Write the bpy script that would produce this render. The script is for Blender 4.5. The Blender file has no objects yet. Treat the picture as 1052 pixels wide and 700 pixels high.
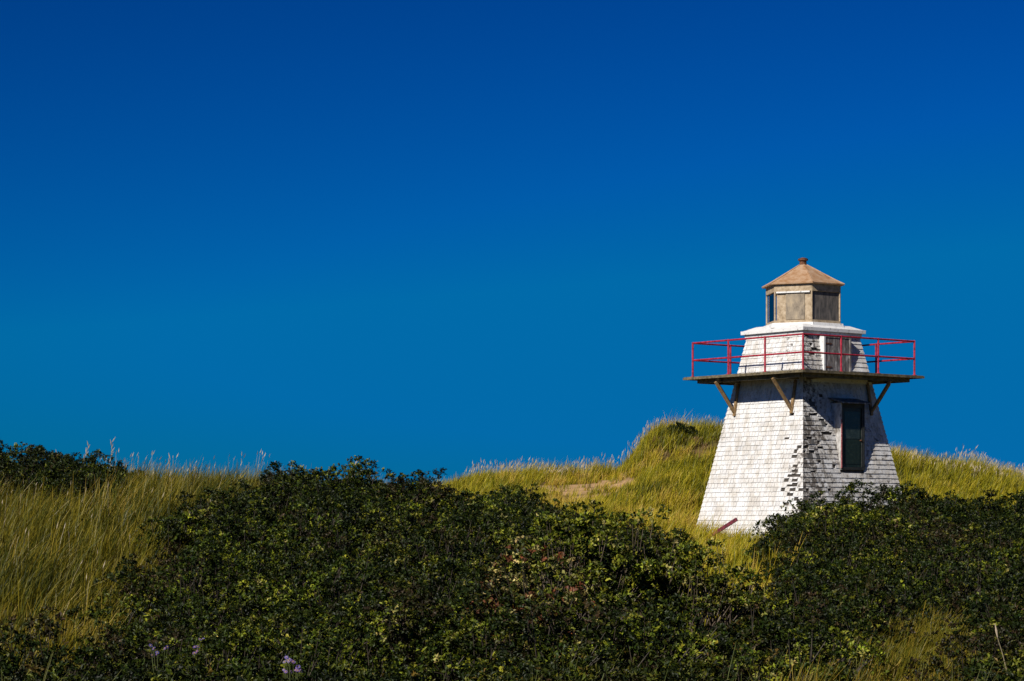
import bpy, math
import numpy as np
from mathutils import Vector

# ------------------------------------------------------------------ camera, sky, sun
F = 2550.0            # focal length in photo pixels (photo 1052 x 700)
HX, HY = 526.0, 540.0 # where the level forward ray of the eye meets the photo
scene = bpy.context.scene
cd = bpy.data.cameras.new("camera")
cd.sensor_width = 36.0
cd.lens = F / 1052.0 * 36.0
cd.shift_y = (HY - 350.0) / 1052.0
cd.clip_start = 0.1
cd.clip_end = 6000.0
cam = bpy.data.objects.new("camera", cd)
scene.collection.objects.link(cam)
cam.location = (0, 0, 0)
cam.rotation_euler = (math.radians(90), 0, 0)
scene.camera = cam

SUN = Vector((-0.484, -0.659, 0.575)).normalized()
SUN_EL = math.asin(SUN.z)
SUN_AZ = math.atan2(SUN.x, SUN.y)
w = bpy.data.worlds.new("World")
scene.world = w
w.use_nodes = True
nt = w.node_tree
nt.nodes.clear()
sky = nt.nodes.new("ShaderNodeTexSky")
sky.sky_type = 'NISHITA'
sky.sun_disc = False
sky.sun_elevation = SUN_EL
sky.sun_rotation = SUN_AZ
sky.altitude = 0
sky.air_density = 1.0
sky.dust_density = 0.0
sky.ozone_density = 3.0
gam = nt.nodes.new("ShaderNodeGamma"); gam.inputs[1].default_value = 1.8
mul = nt.nodes.new("ShaderNodeMix"); mul.data_type = 'RGBA'; mul.blend_type = 'MULTIPLY'
mul.inputs[0].default_value = 1.0
mul.inputs[7].default_value = (0.0002, 0.0440, 0.100, 1)
bg = nt.nodes.new("ShaderNodeBackground"); bg.inputs[1].default_value = 0.1
wo = nt.nodes.new("ShaderNodeOutputWorld")
nt.links.new(sky.outputs[0], gam.inputs[0])
nt.links.new(gam.outputs[0], mul.inputs[6])
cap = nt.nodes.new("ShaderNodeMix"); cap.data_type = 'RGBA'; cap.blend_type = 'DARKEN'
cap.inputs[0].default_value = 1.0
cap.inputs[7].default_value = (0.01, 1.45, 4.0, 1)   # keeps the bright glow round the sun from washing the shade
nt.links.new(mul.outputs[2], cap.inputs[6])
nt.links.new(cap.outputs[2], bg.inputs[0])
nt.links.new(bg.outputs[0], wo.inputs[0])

sd = bpy.data.lights.new("sun", 'SUN')
sd.energy = 5.0
sd.angle = math.radians(0.5)
sd.color = (1.0, 0.94, 0.86)
so = bpy.data.objects.new("sun", sd)
scene.collection.objects.link(so)
so.rotation_euler = SUN.to_track_quat('Z', 'Y').to_euler()

scene.view_settings.view_transform = 'Standard'
scene.view_settings.look = 'None'
scene.view_settings.exposure = 0.0
scene.view_settings.gamma = 1.0
scene.view_settings.use_curve_mapping = False
scene.render.engine = 'CYCLES'
scene.cycles.max_bounces = 5
scene.cycles.diffuse_bounces = 1
scene.cycles.transparent_max_bounces = 8

rng = np.random.default_rng(11)

# ------------------------------------------------------------------ helpers
def tag(o, label=None, cat=None, group=None, kind=None):
    if label: o["label"] = label
    if cat: o["category"] = cat
    if group: o["group"] = group
    if kind: o["kind"] = kind
    return o

def empty(name, loc=(0, 0, 0), rz=0.0):
    o = bpy.data.objects.new(name, None)
    scene.collection.objects.link(o)
    o.location = loc
    o.rotation_euler = (0, 0, rz)
    o.empty_display_size = 0.3
    return o

def np_mesh(name, V, faces, mat, parent=None, col=None, smooth=False):
    """faces: list of int arrays (n,k). col: (nverts,3) colour per vertex."""
    V = np.asarray(V, dtype=np.float32)
    me = bpy.data.meshes.new(name)
    me.vertices.add(len(V))
    me.vertices.foreach_set("co", V.ravel())
    loops = np.concatenate([np.asarray(f, dtype=np.int32).ravel() for f in faces])
    tot = np.concatenate([np.full(len(f), np.asarray(f).shape[1], dtype=np.int32) for f in faces])
    start = np.concatenate([[0], np.cumsum(tot)[:-1]]).astype(np.int32)
    me.loops.add(len(loops))
    me.loops.foreach_set("vertex_index", loops)
    me.polygons.add(len(tot))
    me.polygons.foreach_set("loop_start", start)
    me.polygons.foreach_set("loop_total", tot)
    me.polygons.foreach_set("use_smooth", np.full(len(tot), bool(smooth)))
    if col is not None:
        a = me.attributes.new("tint", 'FLOAT_COLOR', 'POINT')
        c = np.ones((len(V), 4), dtype=np.float32)
        c[:, :3] = col
        a.data.foreach_set("color", c.ravel())
    me.update(calc_edges=True)
    me.materials.append(mat)
    o = bpy.data.objects.new(name, me)
    scene.collection.objects.link(o)
    if parent is not None:
        o.parent = parent
    return o

class MB:
    """collects boxes, beams, prisms and tubes for ONE mesh"""
    def __init__(self):
        self.v = []; self.f = []; self.c = []
        self.tint = (1, 1, 1)
    def add(self, vs, fs):
        b = len(self.v)
        self.v += [tuple(p) for p in vs]
        self.c += [self.tint] * len(vs)
        self.f += [tuple(b + i for i in f) for f in fs]
    def box(self, x0, x1, y0, y1, z0, z1, T=None):
        vs = [(x0, y0, z0), (x1, y0, z0), (x1, y1, z0), (x0, y1, z0), (x0, y0, z1), (x1, y0, z1), (x1, y1, z1), (x0, y1, z1)]
        if T: vs = [T(*p) for p in vs]
        self.add(vs, [(0, 3, 2, 1), (4, 5, 6, 7), (0, 1, 5, 4), (1, 2, 6, 5), (2, 3, 7, 6), (3, 0, 4, 7)])
    def beam(self, p0, p1, w, h, up=(0, 0, 1)):
        p0 = Vector(p0); p1 = Vector(p1); d = (p1 - p0).normalized()
        s = d.cross(Vector(up))
        if s.length < 1e-4: s = d.cross(Vector((1, 0, 0)))
        s.normalize(); u = s.cross(d)
        vs = []
        for p in (p0, p1):
            for a, b in ((-1, -1), (1, -1), (1, 1), (-1, 1)):
                vs.append(p + s * (a * w / 2) + u * (b * h / 2))
        self.add(vs, [(0, 1, 2, 3), (7, 6, 5, 4), (0, 4, 5, 1), (1, 5, 6, 2), (2, 6, 7, 3), (3, 7, 4, 0)])
    def tube(self, p0, p1, r0, r1=None, n=8):
        r1 = r0 if r1 is None else r1
        p0 = Vector(p0); p1 = Vector(p1); d = (p1 - p0).normalized()
        s = d.orthogonal().normalized(); u = d.cross(s)
        vs = []
        for p, r in ((p0, r0), (p1, r1)):
            for k in range(n):
                a = 2 * math.pi * k / n
                vs.append(p + s * (math.cos(a) * r) + u * (math.sin(a) * r))
        fs = [(k, (k + 1) % n, n + (k + 1) % n, n + k) for k in range(n)]
        fs += [tuple(range(n - 1, -1, -1)), tuple(range(n, 2 * n))]
        self.add(vs, fs)
    def loft(self, rings, caps=True):
        n = len(rings[0]); vs = [p for r in rings for p in r]; fs = []
        for i in range(len(rings) - 1):
            for k in range(n):
                fs.append((i * n + k, i * n + (k + 1) % n, (i + 1) * n + (k + 1) % n, (i + 1) * n + k))
        if caps:
            fs.append(tuple(range(n - 1, -1, -1))); fs.append(tuple((len(rings) - 1) * n + k for k in range(n)))
        self.add(vs, fs)
    def build(self, name, mat, parent=None, bevel=0.0, tinted=False):
        me = bpy.data.meshes.new(name)
        me.from_pydata(self.v, [], self.f)
        if tinted:
            a = me.attributes.new("tint", 'FLOAT_COLOR', 'POINT')
            c = np.ones((len(self.v), 4), dtype=np.float32); c[:, :3] = self.c
            a.data.foreach_set("color", c.ravel())
        me.update()
        me.materials.append(mat)
        o = bpy.data.objects.new(name, me)
        scene.collection.objects.link(o)
        if parent is not None: o.parent = parent
        if bevel > 0:
            m = o.modifiers.new("bevel", 'BEVEL'); m.width = bevel; m.segments = 2; m.limit_method = 'ANGLE'
        return o

# hash noise in numpy
def _h(ix, iy, s):
    n = (ix.astype(np.int64) * 374761393 + iy.astype(np.int64) * 668265263 + s * 974634777) & 0x7fffffff
    n = ((n ^ (n >> 13)) * 1274126177) & 0x7fffffff
    n = (n ^ (n >> 16)) & 0xffff
    return n / 65535.0
def noise(x, y, scale=1.0, seed=0, octs=3):
    x = np.asarray(x, float) / scale; y = np.asarray(y, float) / scale
    out = 0; amp = 1; tot = 0
    for o in range(octs):
        ix = np.floor(x); iy = np.floor(y); fx = x - ix; fy = y - iy
        fx = fx * fx * (3 - 2 * fx); fy = fy * fy * (3 - 2 * fy)
        a = _h(ix, iy, seed + o); b = _h(ix + 1, iy, seed + o); c = _h(ix, iy + 1, seed + o); d = _h(ix + 1, iy + 1, seed + o)
        out = out + amp * (a * (1 - fx) * (1 - fy) + b * fx * (1 - fy) + c * (1 - fx) * fy + d * fx * fy)
        tot += amp; amp *= 0.5; x = x * 2 + 17.3; y = y * 2 + 9.1
    return out / tot

# ------------------------------------------------------------------ materials
def new_mat(name):
    m = bpy.data.materials.new(name); m.use_nodes = True
    n = m.node_tree; n.nodes.clear()
    out = n.nodes.new("ShaderNodeOutputMaterial")
    p = n.nodes.new("ShaderNodeBsdfPrincipled")
    n.links.new(p.outputs[0], out.inputs[0])
    return m, n, p, out

def nz(n, scale, detail=4, rough=0.6, vec=None, dims=(1, 1, 1)):
    tc = n.nodes.new("ShaderNodeTexCoord")
    mp = n.nodes.new("ShaderNodeMapping"); mp.inputs['Scale'].default_value = dims
    n.links.new(tc.outputs['Object'], mp.inputs[0])
    t = n.nodes.new("ShaderNodeTexNoise"); t.inputs['Scale'].default_value = scale
    t.inputs['Detail'].default_value = detail; t.inputs['Roughness'].default_value = rough
    n.links.new(mp.outputs[0], t.inputs['Vector'])
    return t.outputs['Fac']

def ramp(n, fac, stops):
    r = n.nodes.new("ShaderNodeValToRGB")
    el = r.color_ramp.elements
    while len(el) > 1: el.remove(el[0])
    el[0].position = stops[0][0]; el[0].color = (*stops[0][1], 1)
    for pos, c in stops[1:]:
        e = el.new(pos); e.color = (*c, 1)
    n.links.new(fac, r.inputs[0])
    return r.outputs[0]

def mixc(n, fac, a, b, mode='MIX'):
    m = n.nodes.new("ShaderNodeMix"); m.data_type = 'RGBA'; m.blend_type = mode
    for sock, v in ((m.inputs[0], fac), (m.inputs[6], a), (m.inputs[7], b)):
        if isinstance(v, (int, float)): sock.default_value = v
        elif isinstance(v, tuple): sock.default_value = (*v, 1)
        else: n.links.new(v, sock)
    return m.outputs[2]

def bump(n, p, fac, strength=0.3, dist=0.01):
    b = n.nodes.new("ShaderNodeBump"); b.inputs['Strength'].default_value = strength; b.inputs['Distance'].default_value = dist
    n.links.new(fac, b.inputs['Height']); n.links.new(b.outputs[0], p.inputs['Normal'])

def weathered(name, c1, c2, c3, scale=6, rough=0.7, metal=0.0, dims=(1, 1, 1), at=(0.35, 0.55, 0.72), bmp=0.3):
    m, n, p, o = new_mat(name)
    f = nz(n, scale, 6, 0.65, dims=dims)
    c = ramp(n, f, [(at[0], c1), (at[1], c2), (at[2], c3)])
    n.links.new(c, p.inputs['Base Color'])
    p.inputs['Roughness'].default_value = rough; p.inputs['Metallic'].default_value = metal
    bump(n, p, f, bmp, 0.01)
    return m

def tinted(name, rough=0.5, transl=0.0, spec=0.5):
    m, n, p, out = new_mat(name)
    a = n.nodes.new("ShaderNodeAttribute"); a.attribute_name = "tint"
    n.links.new(a.outputs['Color'], p.inputs['Base Color'])
    p.inputs['Roughness'].default_value = rough
    p.inputs['Specular IOR Level'].default_value = spec
    if transl > 0:
        t = n.nodes.new("ShaderNodeBsdfTranslucent"); n.links.new(a.outputs['Color'], t.inputs[0])
        mx = n.nodes.new("ShaderNodeMixShader"); mx.inputs[0].default_value = transl
        n.links.new(p.outputs[0], mx.inputs[1]); n.links.new(t.outputs[0], mx.inputs[2]); n.links.new(mx.outputs[0], out.inputs[0])
    return m

# painted shingle: tint = paint colour, wear pulls bare wood through in flakes
def shingle_material():
    m, n, p, out = new_mat("white_shingle_paint")
    a = n.nodes.new("ShaderNodeAttribute"); a.attribute_name = "tint"
    sep = n.nodes.new("ShaderNodeSeparateColor"); n.links.new(a.outputs['Color'], sep.inputs[0])
    f1 = nz(n, 7.0, 6, 0.7)
    f2 = nz(n, 2.2, 3, 0.6)
    f3 = nz(n, 30.0, 3, 0.6, dims=(1, 1, 0.25))
    wood = ramp(n, f3, [(0.3, (0.05, 0.042, 0.035)), (0.7, (0.20, 0.175, 0.15))])
    s = n.nodes.new("ShaderNodeCombineColor")
    val = n.nodes.new("ShaderNodeMath"); val.operation = 'MULTIPLY'
    f4 = nz(n, 3.5, 6, 0.7, dims=(1, 1, 0.45))
    f5 = nz(n, 22.0, 3, 0.7, dims=(1, 1, 0.7))
    pale = ramp(n, f2, [(0.35, (0.86, 0.85, 0.82)), (0.65, (0.98, 0.98, 0.97))])
    dirt = ramp(n, f4, [(0.40, (0.82, 0.78, 0.72)), (0.56, (1, 1, 1))])
    speck = ramp(n, f5, [(0.34, (0.66, 0.63, 0.60)), (0.46, (1, 1, 1))])
    pale = mixc(n, 1.0, pale, dirt, 'MULTIPLY')
    pale = mixc(n, 0.8, pale, speck, 'MULTIPLY')
    n.links.new(sep.outputs[0], s.inputs[0]); n.links.new(sep.outputs[0], s.inputs[1]); n.links.new(sep.outputs[0], s.inputs[2])
    paint = mixc(n, 1.0, s.outputs[0], pale, 'MULTIPLY')
    add = n.nodes.new("ShaderNodeMath"); add.operation = 'ADD'
    n.links.new(f1, add.inputs[0]); n.links.new(sep.outputs[1], add.inputs[1])
    k = n.nodes.new("ShaderNodeMapRange"); k.inputs[1].default_value = 0.70; k.inputs[2].default_value = 0.84
    n.links.new(add.outputs[0], k.inputs[0])
    c = mixc(n, k.outputs[0], paint, wood)
    n.links.new(c, p.inputs['Base Color'])
    p.inputs['Roughness'].default_value = 0.75
    bump(n, p, f1, 0.4, 0.01)
    return m

M = {}
M['shingle'] = shingle_material()
M['core'] = weathered("bare_wood_wall", (0.03, 0.025, 0.02), (0.07, 0.058, 0.045), (0.13, 0.11, 0.085))
M['trim'] = weathered("white_trim_paint", (0.30, 0.27, 0.24), (0.74, 0.74, 0.72), (0.82, 0.82, 0.80), scale=9, at=(0.33, 0.41, 0.6))
M['shadetrim'] = weathered("shade_dulled_cheek_paint", (0.14, 0.12, 0.10), (0.45, 0.43, 0.40), (0.66, 0.65, 0.62), scale=6, at=(0.36, 0.48, 0.62), dims=(1, 1, .4))  # white trim dulled in colour to carry shade on the left door cheek
M['deck'] = weathered("deck_wood", (0.06, 0.05, 0.03), (0.16, 0.13, 0.07), (0.28, 0.22, 0.12), scale=8, dims=(1, 1, 1))
M['brace'] = weathered("brace_wood", (0.16, 0.09, 0.03), (0.30, 0.19, 0.08), (0.36, 0.26, 0.15), scale=10)
M['rail'] = weathered("red_rail_paint", (0.16, 0.010, 0.016), (0.45, 0.018, 0.045), (0.52, 0.04, 0.075), scale=9, rough=0.5)
M['roof'] = weathered("rusty_roof_metal", (0.30, 0.14, 0.05), (0.44, 0.27, 0.15), (0.52, 0.37, 0.25), scale=4, rough=0.6, at=(0.3, 0.5, 0.7), bmp=0.1)
M['rust'] = weathered("dark_rust", (0.03, 0.015, 0.01), (0.14, 0.05, 0.02), (0.30, 0.12, 0.04), scale=12, rough=0.8)
M['lantern'] = weathered("lantern_cream_paint", (0.22, 0.15, 0.08), (0.42, 0.32, 0.20), (0.55, 0.44, 0.30), scale=7, at=(0.3, 0.48, 0.65))
M['board'] = weathered("weathered_lantern_board", (0.15, 0.12, 0.085), (0.29, 0.235, 0.165), (0.43, 0.34, 0.22), scale=5, dims=(1, 1, 0.6), at=(0.33, 0.5, 0.68))
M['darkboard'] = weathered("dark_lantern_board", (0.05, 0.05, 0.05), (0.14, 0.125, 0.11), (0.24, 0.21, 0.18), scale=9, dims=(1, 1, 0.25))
M['greydoor'] = weathered("grey_weathered_door_and_shaded_jamb", (0.10, 0.09, 0.085), (0.23, 0.21, 0.20), (0.55, 0.54, 0.52), scale=11, dims=(1, 1, 0.3), at=(0.38, 0.55, 0.72))
M['green'] = weathered("dark_green_door_paint", (0.006, 0.016, 0.012), (0.010, 0.025, 0.018), (0.03, 0.045, 0.035), scale=9, rough=0.45)
M['dark'] = weathered("dark_frame_and_shaded_cheek", (0.012, 0.014, 0.014), (0.022, 0.026, 0.026), (0.05, 0.05, 0.045), scale=9, rough=0.6)
M['redtrim'] = weathered("faded_red_trim", (0.18, 0.05, 0.05), (0.38, 0.10, 0.11), (0.55, 0.35, 0.33), scale=12)
M['redwood'] = weathered("maroon_painted_board", (0.07, 0.008, 0.014), (0.16, 0.014, 0.03), (0.24, 0.05, 0.06), scale=8, rough=0.55)

def glass_material():
    m, n, p, out = new_mat("window_glass")
    p.inputs['Base Color'].default_value = (0.85, 0.95, 0.98, 1)
    p.inputs['Roughness'].default_value = 0.03
    g = n.nodes.new("ShaderNodeBsdfTransparent"); g.inputs[0].default_value = (0.93, 0.96, 0.96, 1)
    gl = n.nodes.new("ShaderNodeBsdfGlossy"); gl.inputs['Roughness'].default_value = 0.04
    fr = n.nodes.new("ShaderNodeFresnel"); fr.inputs[0].default_value = 1.45
    mx = n.nodes.new("ShaderNodeMixShader")
    n.links.new(fr.outputs[0], mx.inputs[0]); n.links.new(g.outputs[0], mx.inputs[1]); n.links.new(gl.outputs[0], mx.inputs[2])
    n.links.new(mx.outputs[0], out.inputs[0])
    n.nodes.remove(p)
    return m
M['glass'] = glass_material()
M['dullpane'] = weathered("dusty_door_pane", (0.018, 0.028, 0.024), (0.035, 0.05, 0.042), (0.07, 0.085, 0.075), scale=7, rough=0.25)

M['leaf'] = tinted("shrub_leaf", rough=0.5, transl=0.12, spec=0.22)
M['twig'] = weathered("shrub_twig", (0.02, 0.014, 0.008), (0.045, 0.034, 0.022), (0.09, 0.072, 0.05), scale=5)
M['paletwig'] = weathered("pale_bare_stem", (0.05, 0.035, 0.022), (0.12, 0.09, 0.06), (0.22, 0.18, 0.13), scale=5)
M['grassblade'] = tinted("marram_blade", rough=0.5, transl=0.25, spec=0.35)
M['petal'] = tinted("flower_petal", rough=0.6, transl=0.2, spec=0.2)

# ------------------------------------------------------------------ terrain
PXC = np.array([-700, -200, 0, 100, 200, 300, 400, 480, 540, 600, 640, 662, 676, 740, 800, 860, 930, 1000, 1060, 1300, 1800], float)
def zz(Y, pys):   # ground heights from the photo row each ground point stands on
    return [(HY - p) / F * Y for p in pys]
ROWS = {
 0:   [-1.75]*21,
 10:  [-1.85]*21,
 15:  [-2.0]*21,
 20:  [-1.9, -1.9, -1.85, -1.95, -1.95, -1.95, -1.95, -1.95, -1.9, -1.85, -1.85, -1.85, -1.85, -1.85, -1.9, -1.9, -1.85, -1.9, -1.95, -2.0, -2.0],
 26:  [-1.0, -1.1, -1.15, -1.4, -1.45, -1.35, -1.3, -1.3, -1.3, -1.3, -1.3, -1.3, -1.3, -1.35, -1.5, -1.55, -1.2, -1.35, -1.5, -1.6, -1.7],
 31:  [-.4, -.5, -.6, -.45, -.72, -.5, -.45, -.7, -1.1, -1.3, -1.35, -1.4, -1.4, -1.4, -1.3, -1.25, -1.2, -1.25, -1.25, -1.3, -1.4],
 36:  [.1, .0, -.05, .08, .1, .18, .25, -.1, -.5, -1.1, -1.3, -1.4, -1.4, -1.4, -.60, -.58, -.75, -.90, -1.0, -1.0, -1.1],
 42:  [.45, .35, .3, .36, .40, .35, .0, -.1, -.4, -.8, -1.1, -1.3, -1.3, -1.3, .0, .02, -.08, -.22, -.33, -.4, -.5],
 48:  [.72, .72, .70, .68, .58, .50, .2, .0, -.2, -.55, -.8, -1.0, -1.0, -1.1, -.8, -.6, -.6, -.6, -.6, -.6, -.7],
 55:  [.4, .4, .4, .3, .3, .3, .1, -.1, -.3, -.45, -.7, -.9, -.95, -1.1, -1.0, -.8, -.7, -.7, -.7, -.7, -.8],
 70:  [-.5, -.4, -.3, -.3, -.4, -.4, -.3, -.3, -.3, -.45, -.65, -.9, -1.2, -1.35, -1.25, -1.1, -.7, -.4, -.4, -.4, -.5],
 80: [-.8, -.6, -.5, -.5, -.4, -.2, -.1, .0, .0, .0, -.15, -.4, -.75, -.95, -.85, -0.7, -0.5, -0.4, -0.4, -0.2, -0.2],
 88: [-.8, -.6, -.5, -.5, -.4, .0, .3, .45, .25, .25, .6, .5, .0, -.5, -.5, -0.5, -0.45, -0.4, -0.35, -0.1, 0],
 94: [-.8, -.6, -.5, -.5, -.4, .1, .6, .9, .75, .80, 1.4, 1.6, 1.6, 1.2, .6, -0.2, -0.15, -0.1, -0.1, 0.1, 0.2],
 101: [-.8, -.6, -.5, -.5, -.4, .1, .8, 1.4, 1.6, 1.65, 1.75, 2.1, 2.4, 2.5, 2.3, 1.1, 1.3, 1.1, 0.75, 0.8, 0.6],
 104: [-.8, -.6, -.5, -.5, -.4, .1, .8, 1.6, 1.8, 1.8, 1.95, 3.5, 3.75, 3.7, 3.3, 2.3, 2.1, 1.8, 1.25, 1.1, 0.8],
 108: [-.8, -.6, -.5, -.5, -.4, .1, .8, 1.7, 1.9, 1.95, 2.15, 3.8, 4.0, 4.0, 3.8, 3.2, 2.8, 2.4, 1.65, 1.4, .9],
 114: [-1, -1, -.9, -.9, -.7, -.2, .4, 1.2, 1.4, 1.4, 1.5, 2.1, 3.0, 3.2, 3.0, 2.6, 2.2, 1.9, 1.2, 1.0, .5],
 130: [-2.2]*21,
 160: [-3.0]*21,
 400: [-4.0]*21,
}
YR = np.array(sorted(ROWS)); TZ = np.array([ROWS[y] for y in YR], float)

def table(x, y):
    y = np.clip(y, 0, 400)
    px = HX + np.asarray(x, float) / np.maximum(y, 9.0) * F
    px = np.clip(px, PXC[0], PXC[-1])
    i = np.clip(np.searchsorted(YR, y, side='right') - 1, 0, len(YR) - 2)
    j = np.clip(np.searchsorted(PXC, px, side='right') - 1, 0, len(PXC) - 2)
    fy = (y - YR[i]) / (YR[i + 1] - YR[i]); fx = (px - PXC[j]) / (PXC[j + 1] - PXC[j])
    return (TZ[i, j] * (1 - fy) * (1 - fx) + TZ[i + 1, j] * fy * (1 - fx) + TZ[i, j + 1] * (1 - fy) * fx + TZ[i + 1, j + 1] * fy * fx)

GS = 0.4; GX0, GX1, GY0, GY1 = -60.0, 70.0, -20.0, 180.0
gx = np.arange(GX0, GX1 + GS / 2, GS); gy = np.arange(GY0, GY1 + GS / 2, GS)
GXX, GYY = np.meshgrid(gx, gy)
Z = table(GXX, GYY)
def blur(Z, r):
    k = 2 * r + 1
    for ax in (0, 1):
        P = np.pad(Z, [(r, r) if a == ax else (0, 0) for a in (0, 1)], mode='edge')
        c = np.cumsum(P, axis=ax)
        c = np.concatenate([np.zeros_like(np.take(c, [0], axis=ax)), c], axis=ax)
        n = Z.shape[ax]
        Z = (np.take(c, range(k, k + n), axis=ax) - np.take(c, range(0, n), axis=ax)) / k
    return Z
Zs = blur(blur(Z, 3), 2)
Z = np.where(GYY > 98, blur(Z, 1), Zs) * 1.0
Z = Z + (noise(GXX, GYY, 5.0, 3) - 0.5) * 0.30 + (noise(GXX, GYY, 1.3, 5) - 0.5) * 0.10
def H(x, y):
    x = np.asarray(x, float); y = np.asarray(y, float)
    fx = np.clip((x - GX0) / GS, 0, len(gx) - 1.001); fy = np.clip((y - GY0) / GS, 0, len(gy) - 1.001)
    i = fy.astype(int); j = fx.astype(int); fy = fy - i; fx = fx - j
    return Z[i, j] * (1 - fx) * (1 - fy) + Z[i, j + 1] * fx * (1 - fy) + Z[i + 1, j] * (1 - fx) * fy + Z[i + 1, j + 1] * fx * fy

# where things grow, in world metres through px = bearing of the spot
def bearing(x, y): return HX + np.asarray(x) / np.maximum(y, 9.0) * F
def sand_amount(x, y):
    px = bearing(x, y)
    n = noise(x, y, 2.0, 21)
    s = np.zeros_like(np.asarray(x, float))
    s = np.maximum(s, np.clip(2.1 - ((px - 602) / 45) ** 2 - ((y - 99.5) / 5.2) ** 2, 0, 1))       # open sand on the dune's left
    s = np.maximum(s, np.clip(1.15 - ((px - 700) / 42) ** 4 - ((y - 102.4) / 1.5) ** 2, 0, 1) * 0.85)      # scarp under the top
    s = np.maximum(s, np.clip(0.95 - ((px - 975) / 60) ** 2 - ((y - 87) / 3.0) ** 2, 0, 1) * 0.7)
    s = np.maximum(s, np.clip(0.8 - ((px - 105) / 40) ** 2 - ((y - 41) / 2.0) ** 2, 0, 1) * 0.7)
    return np.clip(s * 1.25 - (n - 0.35) * 1.2 - (noise(x, y, 1.0, 23, 2) - .47) * 2.2 * (s > 0), 0, 1)

shrub_edge = lambda px: np.interp(px, [-700, 0, 60, 105, 135, 170, 190, 205, 240, 275, 480, 520, 600, 680, 695, 795, 812, 818, 1900],
                                       [23.7, 23.7, 24.2, 25.0, 26.5, 30.0, 32.5, 33.5, 35.5, 38.5, 39, 57, 57, 50, 29, 29, 40, 46, 46])
def is_shrub(x, y):
    px = bearing(x, y)
    j = (noise(x, y, 2.5, 31) - 0.5) * 3.0
    m = y + j < shrub_edge(px)
    # gaps that are grass
    g1 = (((px - 950) / 66) ** 2 + ((y - 24.8) / 3.6) ** 2) < 1
    g2 = (((px - 880) / 95) ** 2 + ((y - 20.9) / 1.7) ** 2) < 1
    m = m & ~g1 & ~g2
    crest = (px < 125 + j * 14) & (y > 41.5 + j * 1.2) & (y < 49)
    crest2 = (px > 130) & (px < 200) & (y > 47) & (y < 49)
    return m | crest

def soil_material():
    m, n, p, out = new_mat("dune_ground")
    a = n.nodes.new("ShaderNodeAttribute"); a.attribute_name = "tint"
    f = nz(n, 1.8, 8, 0.65); f2 = nz(n, 40, 3, 0.6)
    c = mixc(n, 1.0, a.outputs['Color'], ramp(n, f, [(0.3, (0.7, 0.68, 0.62)), (0.7, (1.15, 1.12, 1.08))]), 'MULTIPLY')
    c = mixc(n, 0.5, c, ramp(n, f2, [(0.3, (0.75, 0.75, 0.75)), (0.7, (1.2, 1.2, 1.2))]), 'MULTIPLY')
    n.links.new(c, p.inputs['Base Color']); p.inputs['Roughness'].default_value = 0.95
    p.inputs['Specular IOR Level'].default_value = 0.15
    bump(n, p, f2, 0.6, 0.03)
    return m
M['soil'] = soil_material()

def ground():
    def far(a, b, n, s):   # coordinates stepping outward
        return a + s * (b - a if s > 0 else a - b) * (np.linspace(0, 1, n + 1)[1:] ** 3)
    fx = np.arange(-45, 55.01, 0.45); fy = np.arange(-8, 135.01, 0.45)
    X = np.concatenate([(-45 - 4000 * (np.linspace(0, 1, 25)[1:] ** 3))[::-1], fx, 55 + 4000 * (np.linspace(0, 1, 25)[1:] ** 3)])
    Yc = np.concatenate([(-8 - 1500 * (np.linspace(0, 1, 15)[1:] ** 3))[::-1], fy, 135 + 4500 * (np.linspace(0, 1, 25)[1:] ** 3)])
    XX, YY = np.meshgrid(X, Yc)
    ZZ = H(XX, YY)
    V = np.stack([XX, YY, ZZ], -1).reshape(-1, 3)
    ny, nx = XX.shape
    idx = np.arange(ny * nx).reshape(ny, nx)
    Fq = np.stack([idx[:-1, :-1], idx[:-1, 1:], idx[1:, 1:], idx[1:, :-1]], -1).reshape(-1, 4)
    sa = sand_amount(XX, YY)[..., None]; sh = is_shrub(XX, YY)[..., None].astype(float)
    grass = np.array([0.13, 0.11, 0.045]); sand = np.array([0.52, 0.34, 0.18]); litter = np.array([0.035, 0.028, 0.016])
    px = bearing(XX, YY)
    scarp = ((px > 645) & (px < 750) & (YY > 99) & (YY < 105.5))[..., None] * 0.9
    sand_c = sand * (1 - scarp) + np.array([0.16, 0.09, 0.035]) * scarp
    c = grass * (1 - sh) + litter * sh
    c = c * (1 - sa) + sand_c * sa
    o = np_mesh("ground", V, [Fq], M['soil'], col=c.reshape(-1, 3), smooth=True)
    tag(o, "rolling sandy dune ground under the grass and shrubs", "ground", kind="structure")
ground()

# ------------------------------------------------------------------ the lighthouse
TY = 85.0; TX = (825 - HX) / F * TY
BEAR = math.atan2(TX, TY)
tower = empty("lighthouse", (TX, TY, 0), -math.radians(45) - BEAR)
tag(tower, "white shingled square wooden lighthouse with red railed gallery and tan lantern roof", "lighthouse")
def ap(z): return 2.616 - 0.1895 * (z + 0.27)      # half width of the shaft at height z
def FT(i):                                          # face frame: u to the right seen from outside, z up, d outward
    c, s = [(1, 0), (0, 1), (-1, 0), (0, -1)][i]
    return lambda u, d, z: (c * u + s * d, s * u - c * d, z)

ZB, ZT = -1.4, 6.52
core = MB()
for za, zb in ((ZB, ZT),):
    core.loft([[(sx * (ap(z) - .012), sy * (ap(z) - .012), z) for sx, sy in ((-1, -1), (1, -1), (1, 1), (-1, 1))] for z in (za, zb)])
shaft = core.build("wall", M['core'], tower)

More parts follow.
